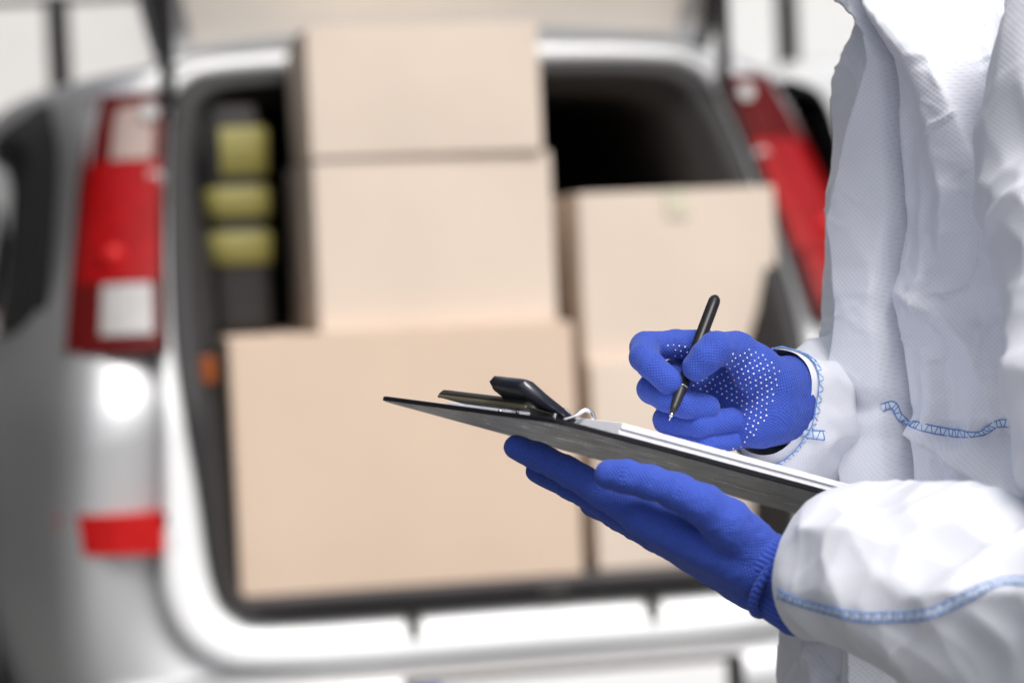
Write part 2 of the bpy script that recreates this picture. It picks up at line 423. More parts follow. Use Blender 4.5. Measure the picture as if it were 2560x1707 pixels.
for s in (-1, 1):                                  # round chrome ball studs of the struts
    y = float(rake(1.46)) - .03
    MB().tube([(VX + s * .64, y + .03, 1.455), (VX + s * .64, y - .02, 1.455)], [.02, .02], 14).build('ball_stud', MAT['chrome'], van)
    MB().tube([(VX + s * .64, float(rake(1.6)) - .05, 1.60), (VX + s * .64, float(rake(1.6)) - .08, 1.60)], [.018, .018], 14).build('ball_stud', MAT['chrome'], van)
    MB().tube([(VX + s * .60, float(rake(1.60)) - .05, 1.60), (VX + s * .59, .36, 2.20)], .016, 12).build('gas_strut', MAT['black_plastic'], van)
# raised tailgate, hinged at the roof edge
hy, hz = float(rake(1.72)) + .02, 1.755; dy_, dz_ = -.407, .913
def gp(x, t, h): return (VX + x, hy + dy_ * t - .913 * -h, hz + dz_ * t + .407 * h - .045 * (x / .62) ** 2)
xs = np.linspace(-1, 1, 21); ts = np.linspace(0, 1.05, 14)
def gate_skin(hw, h0, t0, t1, bulge):
    V_ = []
    for t in np.linspace(t0, t1, 14):
        for x in xs:
            ww = np.interp(t, [0, .2, .8, 1.05], [.93, 1.0, 1.0, .94]) * hw
            V_.append(gp(x * ww, t, h0 - bulge * (1 - x * x) * math.sin(math.pi * (t - t0) / (t1 - t0))))
    return V_
gt = obj('tailgate', gate_skin(.66, .03, 0, 1.05, -.02) + gate_skin(.66, -.012, 0, 1.05, 0), 
         grid_faces(14, 21).tolist() + grid_faces(14, 21, off=294).tolist() + [(j, j + 1, 294 + j + 1, 294 + j) for j in range(20)] + [(13 * 21 + j, 294 + 13 * 21 + j, 294 + 13 * 21 + j + 1, 13 * 21 + j + 1) for j in range(20)] + [(i * 21, (i + 1) * 21, 294 + (i + 1) * 21, 294 + i * 21) for i in range(13)] + [(i * 21 + 20, 294 + i * 21 + 20, 294 + (i + 1) * 21 + 20, (i + 1) * 21 + 20) for i in range(13)], MAT['paint'], van, True)
obj('gate_lining', gate_skin(.565, -.020, .035, .98, .018), grid_faces(14, 21), MAT['lining'], gt, True)
for s in (-1, 1):
    MB().tube([gp(s * .60, .03, -.03), gp(s * .62, .5, -.03), gp(s * .60, .95, -.03)], .014, 8).build('gate_seal', MAT['rubber'], gt, smooth=True)
# wheels
def wheel(x, y, s, parent):
    prof = [(.0, .17), (.0, .25), (.03, .312), (.08, .318), (.16, .318), (.2, .30), (.21, .17)]
    V_ = [(x - s * a, y + r * math.cos(t), .318 + r * math.sin(t)) for (a, r) in prof for t in np.linspace(0, 2 * math.pi, 36, endpoint=False)]
    ty = obj('wheel', V_, grid_faces(len(prof), 36, True), MAT['rubber'], parent, True)
    m_ = MB()
    rim = [(.012, .005), (.012, .05), (.03, .06), (.03, .15), (.008, .165), (.012, .18), (.1, .178)]
    V_ = [(x - s * a, y + r * math.cos(t), .318 + r * math.sin(t)) for (a, r) in rim for t in np.linspace(0, 2 * math.pi, 36, endpoint=False)]
    obj('rim', V_, grid_faces(len(rim), 36, True), MAT['alloy'], ty, True)
    V_ = [(x + s * .006 - s * (.05 if k in (0, 3) else 0), y + r * math.cos(t), .318 + r * math.sin(t)) for k, r in enumerate((.33, .335, .395, .40)) for t in np.linspace(-.12, math.pi + .12, 30)]
    obj('wheel_arch', V_, grid_faces(4, 30), MAT['black_plastic'], parent, True)
for s in (-1, 1):
    wheel(on_side(s, .46, .95) + s * .02, .95, s, van); wheel(VX + s * .99, 3.55, s, van)

# ---------------------------------------------------------------- canopy with glazed steel frame behind the vans
hall = empty('loading_canopy', (0, 16, 0))
tag(hall, 'dark steel loading canopy with glazed back wall behind the vans', 'canopy')
def hb(name, mat, x0, x1, y0, y1, z0, z1, parent=hall, bev=.01):
    return MB().box(x0, x1, y0 - 16, y1 - 16, z0, z1, bev).build(name, MAT[mat], parent)
hb('roof', 'steel', -9, 9, 8.4, 17.2, 3.55, 3.75)
for y in (8.5, 11.3, 14.2): hb('beam', 'steel', -9, 9, y, y + .16, 3.25, 3.548)
for x in (-8.7, 8.5):
    for y in (8.5, 16.8): hb('column', 'steel', x, x + .2, y, y + .2, 0, 3.25)
hb('parapet', 'wall', -9, 9, 16.9, 17.05, 0, 2.42)
xs_ = [-8.9, -7.4, -6.0, -4.6, -3.75, -3.07, -2.28, -1.3, .1, 1.38, 2.02, 3.2, 4.6, 6.0, 7.4, 8.8]
for i, x in enumerate(xs_):
    hb('mullion', 'steel', x - .07, x + .07, 16.9, 17.02, 2.421, 3.249)
for a, b in zip(xs_[:-1], xs_[1:]):
    hb('pane', 'pane', a + .07, b - .07, 16.94, 16.95, 2.421, 3.249, bev=0)
hb('head_rail', 'steel', -9, 9, 16.88, 17.04, 3.20, 3.249)
# ---------------------------------------------------------------- parked vans further back
def parked_van(x, y, rz, label, glazed=True):
    r = empty('parked_van', (x, y, 0), rz)
    tag(r, label, 'van')
    def sec(yy, hw, ztop, zb=.28):
        k = [(0, zb), (hw * .7, zb), (hw * .93, zb + .04), (hw, zb + .2), (hw, .8), (hw * .985, 1.05), (hw * .93, ztop - .35), (hw * .88, ztop - .12), (hw * .78, ztop - .03), (hw * .5, ztop), (0, ztop + .015)]
        L = half_loop(k); return np.stack([L[:, 0], np.full(len(L), yy), L[:, 1]], 1)
    S = [sec(0, .86, 1.93), sec(.03, .92, 1.98), sec(.3, .95, 2.0), sec(2.9, .95, 2.0), sec(3.4, .94, 1.85), sec(4.0, .92, 1.25), sec(4.6, .86, 1.02), sec(4.75, .78, .9)]
    n = len(S[0]); v, f = loft(S); f = [tuple(range(n))[::-1]] + f.tolist() + [tuple(range(7 * n, 8 * n))]
    obj('body_shell', v, f, MAT['white_paint'], r, True)
    for s in (-1, 1):
        if glazed: MB().box(s * .42 - .36, s * .42 + .36, -.012, .02, 1.18, 1.72, .01).build('rear_window', MAT['glass_dark'], r)
        MB().box(s * .87 - .05, s * .87 + .05, -.02, .05, .75, 1.25, .012).build('tail_lamp', MAT['red_lens'], r)
        for yy in (.85, 3.7):
            prof = [(.0, .17), (.0, .25), (.03, .312), (.16, .318), (.2, .30), (.21, .17)]
            V_ = [(s * .95 - s * a, yy + q * math.cos(t), .318 + q * math.sin(t)) for (a, q) in prof for t in np.linspace(0, 2 * math.pi, 28, endpoint=False)]
            w_ = obj('wheel', V_, grid_faces(len(prof), 28, True), MAT['rubber'], r, True)
            V_ = [(s * .945 - s * a, yy + q * math.cos(t), .318 + q * math.sin(t)) for (a, q) in [(0, .01), (.02, .12), (0, .175)] for t in np.linspace(0, 2 * math.pi, 28, endpoint=False)]
            obj('rim', V_, grid_faces(3, 28, True), MAT['alloy'], w_, True)
    MB().box(-.9, .9, -.09, .02, .3, .55, .03).build('bumper', MAT['black_plastic'], r)
    return r
parked_van(1.78, 9.2, math.radians(-4), 'plain white panel van parked behind the open van, beside its red tail lamp', False)
parked_van(-2.95, 9.6, math.radians(3), 'plain white panel van parked ahead of the open van, beside its dark side window')

# ---------------------------------------------------------------- pale buildings beyond the glazing
def block(x0, x1, y, h, mat, label, nx, nz):
    r = empty('building', ((x0 + x1) / 2, y, 0)); tag(r, label, 'building'); w_ = (x1 - x0) / 2
    MB().box(-w_, w_, 0, 9, 0, h, .05).build('wall', MAT[mat], r)
    rf = MB().box(-w_ - .2, w_ + .2, -.2, 9.2, h + .003, h + .3, .03).build('roof', MAT['steel'], r)
    for i in range(nx):
        for k in range(nz):
            x = -w_ + (i + .5) * 2 * w_ / nx; z = 5.6 + 3.1 * k
            f_ = MB().box(x - .62, x + .62, -.05, .05, z, z + 1.5, .01).build('window', MAT['white_paint'], r)
            MB().box(x - .54, x + .54, -.056, -.045, z + .08, z + 1.42, 0).build('pane', MAT['glass_dark'], f_)
block(-1.2, 16, 27, 12, 'bright_wall', 'white building added beyond the canopy glazing to whiten its panes', 5, 2)  # sunlit white wall, added so the panes in front of it come out bright
block(-18, -2.0, 30, 10, 'wall', 'light grey building beyond the canopy glazing', 5, 1)

sw = empty('shade_building', (-7.2, 8.6, 0)); tag(sw, 'unseen dark building added to keep sky light off the van flank', 'building')  # out-of-view block, added to darken the van side and the chest
MB().box(-3, 3, -8.2, 9.5, 0, 6.2, .04).build('wall', MAT['side'], sw)
MB().box(-3.2, 3.12, -8.4, 9.7, 6.203, 6.45, .03).build('roof', MAT['steel'], sw)
for k in range(4):
    d_ = MB().box(2.99, 3.04, -7.2 + k * 4.2, -4.6 + k * 4.2, 0, 3.2, .01).build('shutter_door', MAT['steel'], sw)

# ---------------------------------------------------------------- cardboard boxes in the van
VM = Matrix.Translation(VO.tolist()) @ Matrix.Rotation(VA, 4, 'Z')
def carton(label, x0, x1, y0, y1, z0, z1, mat, rz=0, tape=False):
    c = VM @ Vector(((x0 + x1) / 2, (y0 + y1) / 2, z0)); w_, d_, h_ = (x1 - x0) / 2, (y1 - y0) / 2, z1 - z0
    r = empty('cardboard_box', c, VA + rz)
    tag(r, label, 'box', 'cardboard boxes loaded in the van')
    # walls: slightly bowed sheet round the box, corners rounded
    rad = .006; n = 6; P = []
    for (sx, sy) in ((-1, -1), (1, -1), (1, 1), (-1, 1)):
        a0 = math.atan2(sy, sx) - math.pi / 4
        for k in range(4):
            a = a0 + math.pi / 2 * k / 3; P.append((sx * (w_ - rad) + rad * math.cos(a), sy * (d_ - rad) + rad * math.sin(a)))
    Q = []
    for i in range(len(P)):
        p, q = np.array(P[i]), np.array(P[(i + 1) % len(P)]); Q.append(p)
        if np.linalg.norm(q - p) > .05:
            Ld = np.linalg.norm(q - p)
            for t in np.r_[.006 / Ld, np.linspace(0, 1, 8)[1:-1], 1 - .006 / Ld]:
                nrm = np.array([(q - p)[1], -(q - p)[0]]); nrm /= np.linalg.norm(nrm)
                Q.append(p + (q - p) * t)
    Q = np.array(Q); zs = np.r_[.0005, .004, np.linspace(.03, h_ - .03, n - 2), h_ - .005, h_ - .0015]; n = len(zs); V_ = []
    for z in zs:
        bl = .005 * math.sin(math.pi * z / h_)
        for q in Q:
            e = np.array([q[0] / w_, q[1] / d_]); out_ = np.array([np.sign(e[0]) * (abs(e[0]) > .97) * (1 - e[1] ** 2), np.sign(e[1]) * (abs(e[1]) > .97) * (1 - e[0] ** 2)])
            V_.append((*(q + bl * out_), z))
    F_ = grid_faces(n, len(Q), True).tolist() + [tuple(range(len(Q)))[::-1]]
    obj('wall', V_, F_, MAT[mat], r, True)
    for s in (-1, 1):
        MB().box(-w_ + .003, w_ - .003, min(s * .0015, s * (d_ - .002)), max(s * .0015, s * (d_ - .002)), h_ - .006, h_, .0015).build('top_flap', MAT[mat], r)
    if tape:
        MB().box(-.024, .024, -d_ - .0012, d_ + .0012, h_ - .001, h_ + .0008, 0).build('tape', MAT['tape'], r)
        MB().box(-.024, .024, -d_ - .0070, -d_ - .0010, h_ - .055, h_ + .0004, 0).build('tape_end', MAT['tape'], r)
carton('large tan cardboard box standing low behind the clipboard, below two smaller boxes', -.482, .206, .07, .66, .625, 1.131, 'card')
carton('middle box of the tall stack, standing on the large low box', -.298, .187, .13, .60, 1.131, 1.477, 'card_pale', math.radians(.6))
carton('topmost box of the tall stack, reaching under the raised tailgate', -.297, .173, .12, .50, 1.477, 1.735, 'card_pale', math.radians(-.3))
carton('upper box of the shorter stack, with a bit of tape on its top edge', .245, .660, .14, .60, 1.041, 1.388, 'card_pale', math.radians(-.4), True)
carton('lower box of the shorter stack, beside the large tan box', .244, .657, .10, .58, .625, 1.041, 'card_pale')
# dark soft bag with yellow bands standing on the large box beside the stack
bag = empty('equipment_bag', VM @ Vector((-.428, .36, 1.131)), VA)
tag(bag, 'dark equipment bag with yellow bands standing on the large box in the van', 'bag')
BX, BY = .060, .055
V_ = []
for z in np.linspace(0, .47, 16):
    k = 1 - .35 * max(0, z / .47 - .85) / .15 * .8
    for t in np.linspace(0, 2 * math.pi, 28, endpoint=False):
        c_, s_ = math.cos(t), math.sin(t)
        V_.append((BX * k * np.sign(c_) * abs(c_) ** .6, BY * k * np.sign(s_) * abs(s_) ** .6, z))
obj('bag_body', V_, grid_faces(16, 28, True).tolist() + [tuple(range(15 * 28, 16 * 28)), tuple(range(28))[::-1]], MAT['trim_dark'], bag, True)
def band(z0, z1, a0, a1, nm='band'):
    V_ = []
    for z in (z0, z0 + .006, z1 - .006, z1):
        for t in np.linspace(a0, a1, 20):
            c_, s_ = math.cos(t), math.sin(t); e = .003 if z in (z0, z1) else .008
            V_.append(((BX + e) * np.sign(c_) * abs(c_) ** .6, (BY + e) * np.sign(s_) * abs(s_) ** .6, z))
    obj(nm, V_, grid_faces(4, 20), MAT['yellow'], bag, True)
band(.144, .212, math.pi, 2 * math.pi); band(.238, .303, math.pi, 2 * math.pi); band(.325, .425, math.pi * 1.40, 2 * math.pi, 'badge')

# ---------------------------------------------------------------- clipboard
BF, BN, BFR, BR = pix(940, 998, 1.685), pix(1400, 1060, 1.49), pix(2040, 1298, 1.79), pix(2490, 1352, 1.575)
LU = np.linalg.norm(BFR - BF); LV = np.linalg.norm(BN - BF)
bl = (BFR - BF) / LU; bs = (BN - BF) / LV; bn = np.cross(bs, bl); bn /= np.linalg.norm(bn)
if bn[2] < 0: bn = -bn
def B(u, v, h=0):
    """clipboard surface: u along the length from the clip end, v from the far to the near edge (0..1), h metres above"""
    return BF * (1 - u) * (1 - v) + BFR * u * (1 - v) + BN * (1 - u) * v + BR * u * v + bn * h
cb = empty('clipboard', B(.5, .5))
tag(cb, 'black clipboard with a pad of white paper held on a blue gloved palm', 'clipboard')
def slab(name, u0, u1, v0, v1, h0, h1, mat, parent, rc=.0, n=6, smooth=False):
    ru, rv = rc / LU, rc / LV; P = []
    for (cu, cv, a0) in ((u1 - ru, v1 - rv, 0), (u0 + ru, v1 - rv, 90), (u0 + ru, v0 + rv, 180), (u1 - ru, v0 + rv, 270)):
        for k in range(n if rc else 1):
            a = math.radians(a0 + (90 * k / (n - 1) if rc else 45)); P.append((cu + ru * math.cos(a), cv + rv * math.sin(a)))
    N = len(P); V_ = []
    cu, cv = (u0 + u1) / 2, (v0 + v1) / 2; e = .0006
    for h, sh in ((h0, e), (h0 + e, 0), (h1 - e, 0), (h1, e)):
        V_ += [B(u - np.sign(u - cu) * sh / LU, v - np.sign(v - cv) * sh / LV, h) for u, v in P]
    return obj(name, V_, grid_faces(4, N, True).tolist() + [tuple(range(N))[::-1], tuple(range(3 * N, 4 * N))], mat, parent, smooth=smooth)
slab('board', 0, 1, 0, 1, 0, .0032, MAT['board'], cb, .012)
for k in range(8):
    slab('paper_sheet', .125 + .001 * k, .97, .03 + .004 * ((k * 7) % 3), .999 - .003 * ((k * 5) % 4), .0034 + k * .00095, .00432 + k * .00095, MAT['paper'], cb, .001)
# spring clip
cl = slab('clip_plate', .012, .075, .30, .80, .0079, .0088, MAT['clip_metal'], cb, .004)
V_ = []
vv = np.linspace(.32, .79, 12)
for v in vv:
    for (u, h) in ((.014, .0080), (.011, .0100), (.018, .0132), (.032, .0142), (.050, .0130), (.056, .0085)): V_.append(B(u, v, h))
obj('clip_jaw', V_, grid_faces(12, 6).tolist() + [tuple(range(6)), tuple(range(66, 72))], MAT['clip_metal'], cb)
slab('clip_edge', .0105, .0125, .32, .79, .0072, .0098, MAT['brass'], cb)
H0 = B(.118, .80, .0085)
prof = [(0, .000), (.010, .0050), (.024, .0105), (.036, .0160), (.0405, .0164), (.0430, .0120), (.0390, .0075), (.026, .0022), (.012, .0005), (.003, -.0040)]
V_ = [H0 - bl * a + bn * b - bs * w_ for w_ in (0, .002, .036, .038) for (a, b) in [(p[0] * (1 if w_ in (.002, .036) else .97), p[1]) for p in prof]]
obj('clip_lever', V_, grid_faces(4, len(prof), True).tolist() + [tuple(range(10))[::-1], tuple(range(30, 40))], MAT['clip_lever'], cb)
for w_ in (-.003, .040):
    t = np.linspace(0, 2 * math.pi * 2.2, 44); C_ = B(.09, .78, .0080) - bs * w_
    pts = [C_ + bl * (.0052 * math.cos(a)) + bn * (.0052 * math.sin(a)) - bs * (.0011 * a / 6.28) for a in t]
    MB().tube(pts, .0011, 8).build('spring_coil', MAT['chrome'], cb, local=False, smooth=True)
P = catmull([B(.09, .80, .0065), B(.108, .81, .0105), B(.125, .81, .0160), B(.142, .81, .0150), B(.158, .81, .0065), B(.175, .80, .0045)], 6)
MB().tube(P, .0014, 8).build('spring_wire', MAT['chrome'], cb, local=False, smooth=True)
P = catmull([B(.09, .46, .0065), B(.108, .45, .0105), B(.125, .45, .0160), B(.142, .45, .0150), B(.158, .45, .0065), B(.175, .46, .0045)], 6)
MB().tube(P, .0014, 8).build('spring_wire', MAT['chrome'], cb, local=False, smooth=True)

# ---------------------------------------------------------------- gloves: signed distance fields meshed by surface nets
def snets(D, org, h):
    nx, ny, nz = D.shape
    co = [(i, j, k) for i in (0, 1) for j in (0, 1) for k in (0, 1)]
    cut = lambda o: D[o[0]:nx - 1 + o[0], o[1]:ny - 1 + o[1], o[2]:nz - 1 + o[2]]
    ins = sum((cut(o) < 0).astype(np.int8) for o in co); mask = (ins > 0) & (ins < 8)
    idx = -np.ones(mask.shape, int); cells = np.argwhere(mask); idx[mask] = np.arange(len(cells))
    val = {o: cut(o)[mask] for o in co}; acc = np.zeros((len(cells), 3)); cnt = np.zeros(len(cells))
    for a in co:
        for ax in range(3):
            if a[ax]: continue
            b = list(a); b[ax] = 1; b = tuple(b); va, vb = val[a], val[b]; m_ = (va < 0) != (vb < 0)
            t = va[m_] / (va[m_] - vb[m_]); p = np.tile(np.array(a, float), (m_.sum(), 1)); p[:, ax] = t
            acc[m_] += p; cnt[m_] += 1
    V_ = org + h * (cells + acc / cnt[:, None]); F_ = []
    for ax in range(3):
        b, c = (ax + 1) % 3, (ax + 2) % 3
        A = np.moveaxis(D, (ax, b, c), (0, 1, 2)); I = np.moveaxis(idx, (ax, b, c), (0, 1, 2))
        s0 = A[:-1, 1:-1, 1:-1] < 0; s1 = A[1:, 1:-1, 1:-1] < 0
        q = np.argwhere(s0 != s1); i, j, k = q[:, 0], q[:, 1] + 1, q[:, 2] + 1
        quad = np.stack([I[i, j - 1, k - 1], I[i, j, k - 1], I[i, j, k], I[i, j - 1, k]], 1)
        fl = s1[q[:, 0], q[:, 1], q[:, 2]]; quad[fl] = quad[fl][:, ::-1]; F_.append(quad)
    return V_, np.vstack(F_)

def cone_d(P, a, b, ra, rb):
    ba = b - a; t = np.clip((P - a) @ ba / (ba @ ba + 1e-12), 0, 1)
    return np.linalg.norm(P - a - t[..., None] * ba, axis=-1) - (ra + (rb - ra) * t)
def smin(a, b, k):
    h = np.clip(.5 + .5 * (b - a) / k, 0, 1); return b + (a - b) * h - k * h * (1 - h)

def sdf_mesh(groups, h, pad=.004, cross=.0012):
    """groups: list of (chain of (point, radius), blend k inside, blend k with the rest, rib flag)"""
    allp = np.array([p for g_ in groups for (p, r) in g_[0]]); allr = max(r for g_ in groups for (p, r) in g_[0])
    lo = allp.min(0) - allr - pad; hi = allp.max(0) + allr + pad; n = np.ceil((hi - lo) / h).astype(int) + 1
    ax = [lo[i] + h * np.arange(n[i]) for i in range(3)]
    D = np.full(n, .05)
    for chain, k1, k2, *_ in groups:
        G = np.full(n, .05)
        segs = list(zip(chain[:-1], chain[1:]))
        for (a, ra), (b, rb) in segs:
            mrg = max(ra, rb) + .014
            l = np.maximum(((np.minimum(a, b) - mrg - lo) / h).astype(int), 0); u = np.minimum(((np.maximum(a, b) + mrg - lo) / h).astype(int) + 2, n)
            sl_ = tuple(slice(l[i], u[i]) for i in range(3))
            P = np.stack(np.meshgrid(*[ax[i][sl_[i]] for i in range(3)], indexing='ij'), -1)
            G[sl_] = smin(G[sl_], cone_d(P, a, b, ra, rb), k1)
        D = smin(D, G, k2)
    V_, F_ = snets(D, lo, h)
    best = np.full(len(V_), 9.); ku = np.zeros(len(V_)); kv = np.zeros(len(V_)); gi = np.zeros(len(V_), int); rib = np.zeros(len(V_))
    for q, (chain, k1, k2, *rest) in enumerate(groups):
        off = .01 * q
        for (a, ra), (b, rb) in zip(chain[:-1], chain[1:]):
            d = cone_d(V_, a, b, ra, rb); m_ = d < best
            L = np.linalg.norm(b - a); e = (b - a) / (L + 1e-9); ref = CAM - (a + b) / 2; ref -= e * (ref @ e); ref /= np.linalg.norm(ref); o_ = np.cross(e, ref)
            w_ = V_ - a; ang = np.arctan2(w_ @ o_, w_ @ ref); t = w_ @ e
            best[m_] = d[m_]; ku[m_] = (t + off)[m_]; kv[m_] = (ang * (ra + rb) / 2)[m_]; gi[m_] = q; rib[m_] = rest[0] if rest else 0
            off += L
    return V_, F_, dict(ku=ku, kv=kv, rib=rib), gi

def relax(V_, F_, n=2, lam=.5):
    F_ = np.asarray(F_); E_ = np.vstack([F_[:, [0, 1]], F_[:, [1, 2]], F_[:, [2, 3]], F_[:, [3, 0]]])
    for _ in range(n):
        S = np.zeros_like(V_); c = np.zeros(len(V_))
        for a, b in ((0, 1), (1, 0)):
            np.add.at(S, E_[:, a], V_[E_[:, b]]); np.add.at(c, E_[:, a], 1)
        V_ = V_ + lam * (S / c[:, None] - V_)
    return V_

def wrinkle(V_, F_, seed, amp=.00045):
    F_ = np.asarray(F_); n_ = np.cross(V_[F_[:, 2]] - V_[F_[:, 0]], V_[F_[:, 3]] - V_[F_[:, 1]]); N = np.zeros_like(V_)
    for k in range(4): np.add.at(N, F_[:, k], n_)
    N /= np.linalg.norm(N, axis=1)[:, None] + 1e-12; h = 0
    for k, (fr, a) in enumerate(((95, 1.0), (180, .55))):
        nz = vnoise(V_[:, 0] * fr + V_[:, 1] * fr * .6 + 50, V_[:, 2] * fr * 1.3 + 90, seed + k) + .5 * vnoise(V_[:, 1] * fr + 30, (V_[:, 0] - V_[:, 2]) * fr + 80, seed + 5 + k)
        h = h + a * (.5 - np.abs(nz)) 
    return V_ + N * (amp * h)[:, None]

FD = 1.63
def H(x, y, dd, base=FD): return pix(1500 + x / 3.409, 700 + y / 3.409, base + dd / 1000)
def Q(x, y, dd): return pix(1200 + x / 2.2615, 1050 + y / 2.2615, 1.52 + dd / 1000)
mm = .001
def chain(fn, *pts): return [(fn(x, y, d), r * mm) for (x, y, d, r) in pts]

person = empty('person', (.46, 1.78, 0))
tag(person, 'person in white hooded coverall and blue gloves writing on a clipboard', 'person')

# --- writing hand (right hand, palm towards the camera)
RH = [
 (chain(H, (1500, 940, 12, 17), (930, 600, 28, 12)), .008, .008),
 (chain(H, (1500, 990, 14, 17), (690, 800, 34, 12)), .008, .008),
 (chain(H, (1500, 1060, 14, 17), (700, 1020, 34, 12)), .008, .008),
 (chain(H, (1480, 1120, 12, 16), (770, 1210, 28, 11.5)), .008, .008),
 (chain(H, (1610, 1150, 20, 18), (1440, 1190, 5, 15.5), (1340, 1250, 4, 13), (1150, 1310, 12, 11)), .006, .008),
 (chain(H, (1460, 860, 4, 16), (1330, 760, -2, 15.5), (1175, 612, -4, 12.8)), .006, .008),
 (chain(H, (1470, 1000, 10, 20), (1620, 985, 26, 20.5), (1900, 960, 75, 21)), .008, .008, 0),
 (chain(H, (1480, 890, 10, 17), (1640, 890, 26, 17.5), (1900, 900, 75, 18)), .008, .008, 0),
 (chain(H, (1450, 1150, 8, 18), (1610, 1105, 24, 19), (1900, 1040, 75, 19)), .008, .008, 0),
 (chain(H, (900, 560, 28, 11), (640, 545, 20, 9.6), (385, 570, 6, 10.2), (372, 660, -12, 9.6), (420, 715, -19, 9.0), (590, 862, -21, 8.9)), .0020, .0003),
 (chain(H, (640, 800, 34, 11), (520, 850, 16, 10.2), (445, 925, -2, 10.0), (560, 1000, -13, 9.1), (720, 1056, -17, 9.2), (910, 1088, -9, 8.9)), .0020, .0003),
 (chain(H, (680, 1030, 34, 11), (610, 1110, 16, 10), (570, 1190, 2, 9.2), (860, 1232, -10, 8.4), (1118, 1190, -1, 8.3)), .0020, .0003),
 (chain(H, (760, 1220, 28, 10), (690, 1290, 12, 9), (640, 1350, 4, 8.0), (900, 1394, -6, 7.6), (1125, 1362, 2, 7.2)), .0020, .0003),
 (chain(H, (1200, 640, -2, 13), (1165, 595, -8, 12.2), (985, 582, -24, 11.0), (905, 655, -27, 10.4), (825, 742, -26, 9.6)), .003, .0022),
]
V_, F_, at, gi = sdf_mesh(RH, .00085)
V_ = relax(V_, F_, 1)
V_ = wrinkle(V_, F_, 3)
glove_r = obj('glove', V_, F_, MAT['glove'], person, attrs=at)
glove_r['label'] = 'blue knit glove with white grip dots on its palm, gripping the pen'
# raised grip dots on the palm side
def inpoly(x, y, poly):
    c = False; n = len(poly)
    for i in range(n):
        (x1, y1), (x2, y2) = poly[i], poly[i - 1]
        if (y1 > y) != (y2 > y) and x < (x2 - x1) * (y - y1) / (y2 - y1) + x1: c = not c
    return c
bvh = BVHTree.FromPolygons(V_.tolist(), F_.tolist())
def hit(tree, px, py):
    d = pix(px, py, 1.0) - CAM; L, N, i, _ = tree.ray_cast(Vector(CAM), Vector(d).normalized())
    if L is None: return None, None
    if N.dot(Vector(d)) > 0: N = -N
    return np.array(L), np.array(N)
palm = [(1010, 770), (1090, 660), (1180, 590), (1290, 590), (1430, 660), (1530, 770), (1530, 880), (1500, 990), (1455, 1100), (1400, 1200), (1340, 1310), (1260, 1400), (1140, 1450), (930, 1480), (1220, 1400), (1240, 1250), (1200, 1080), (1110, 1040), (1010, 1000), (960, 960), (800, 945), (770, 880), (850, 860), (920, 830)]
pad = [(545, 520), (620, 510), (740, 570), (745, 620), (670, 680), (600, 610)]
dome_v = [(0, 0, 1)] + [(math.cos(a) * .75, math.sin(a) * .75, .7) for a in np.linspace(0, 2 * math.pi, 7)[:-1]] + [(math.cos(a), math.sin(a), -.25) for a in np.linspace(0, 2 * math.pi, 7)[:-1]]
dome_f = [(0, 1 + k, 1 + (k + 1) % 6) for k in range(6)] + [(1 + k, 7 + k, 7 + (k + 1) % 6, 1 + (k + 1) % 6) for k in range(6)]
dots = MB(); cx, cy = 640, 1000
rr = 100; row = 0
while rr < 1000:
    na = int(2 * math.pi * rr / 50)
    for k in range(na):
        a = 2 * math.pi * (k + .5 * (row % 2)) / na; x, y = cx + rr * math.cos(a), cy + rr * math.sin(a)
        x += random.uniform(-5, 5); y += random.uniform(-5, 5)
        if not (inpoly(x, y, palm) or inpoly(x, y, pad)): continue
        P, N = hit(bvh, 1500 + x / 3.409, 700 + y / 3.409)
        if P is None: continue
        vd = (P - CAM) / np.linalg.norm(P - CAM)
        if -(N @ vd) < .12: continue
        t1 = np.cross(N, (0, 0, 1.)); t1 /= np.linalg.norm(t1); t2 = np.cross(N, t1); r_ = random.uniform(.60, .82) * mm
        dots.add([P + r_ * (t1 * q[0] + t2 * q[1]) + N * (.45 * mm * q[2]) for q in dome_v], dome_f)
    rr += 43; row += 1
gd = dots.build('grip_dots', MAT['white_dot'], glove_r, local=False, smooth=True); gd['kind'] = 'stuff'

# --- supporting hand (left hand, palm up under the clipboard)
LH = [
 (chain(Q, (900, 545, 0, 12), (1540, 850, -10, 15)), .008, .008),
 (chain(Q, (930, 580, 18, 12), (1540, 880, 2, 15)), .008, .008),
 (chain(Q, (980, 620, 32, 12), (1540, 905, 10, 15)), .008, .008),
 (chain(Q, (1040, 660, 42, 11), (1540, 935, 16, 15)), .008, .008),
 (chain(Q, (1560, 800, -8, 17), (1640, 820, -10, 17.5)), .006, .006, 1),
 (chain(Q, (1560, 920, 4, 16.5), (1640, 960, 2, 17)), .006, .006, 1),
 (chain(Q, (1640, 800, -10, 18), (1800, 880, -26, 20)), .006, .003, 1),
 (chain(Q, (1640, 950, 0, 18), (1800, 1040, -18, 20)), .006, .003, 1),
 (chain(Q, (205, 152, 50, 8.2), (330, 205, 44, 9.0), (500, 290, 30, 9.4), (700, 410, 14, 10.2), (920, 550, 0, 12)), .003, .0015),
 (chain(Q, (330, 285, 78, 8.4), (520, 370, 56, 9.4), (740, 490, 34, 10.2), (950, 600, 18, 12)), .003, .0015),
 (chain(Q, (630, 470, 84, 8.4), (760, 520, 60, 9.4), (1000, 640, 32, 12)), .003, .0015),
 (chain(Q, (780, 560, 92, 7.8), (880, 600, 70, 8.6), (1060, 680, 42, 11)), .003, .0015),
 (chain(Q, (728, 305, -22, 9.2), (830, 320, -25, 10.0), (965, 352, -27, 10.2), (1110, 405, -28, 11.2), (1260, 480, -27, 12.8), (1400, 585, -20, 15.5), (1520, 700, -12, 17)), .004, .004),
]
V_, F_, at, gi = sdf_mesh(LH, .00105)
V_ = relax(V_, F_, 3)
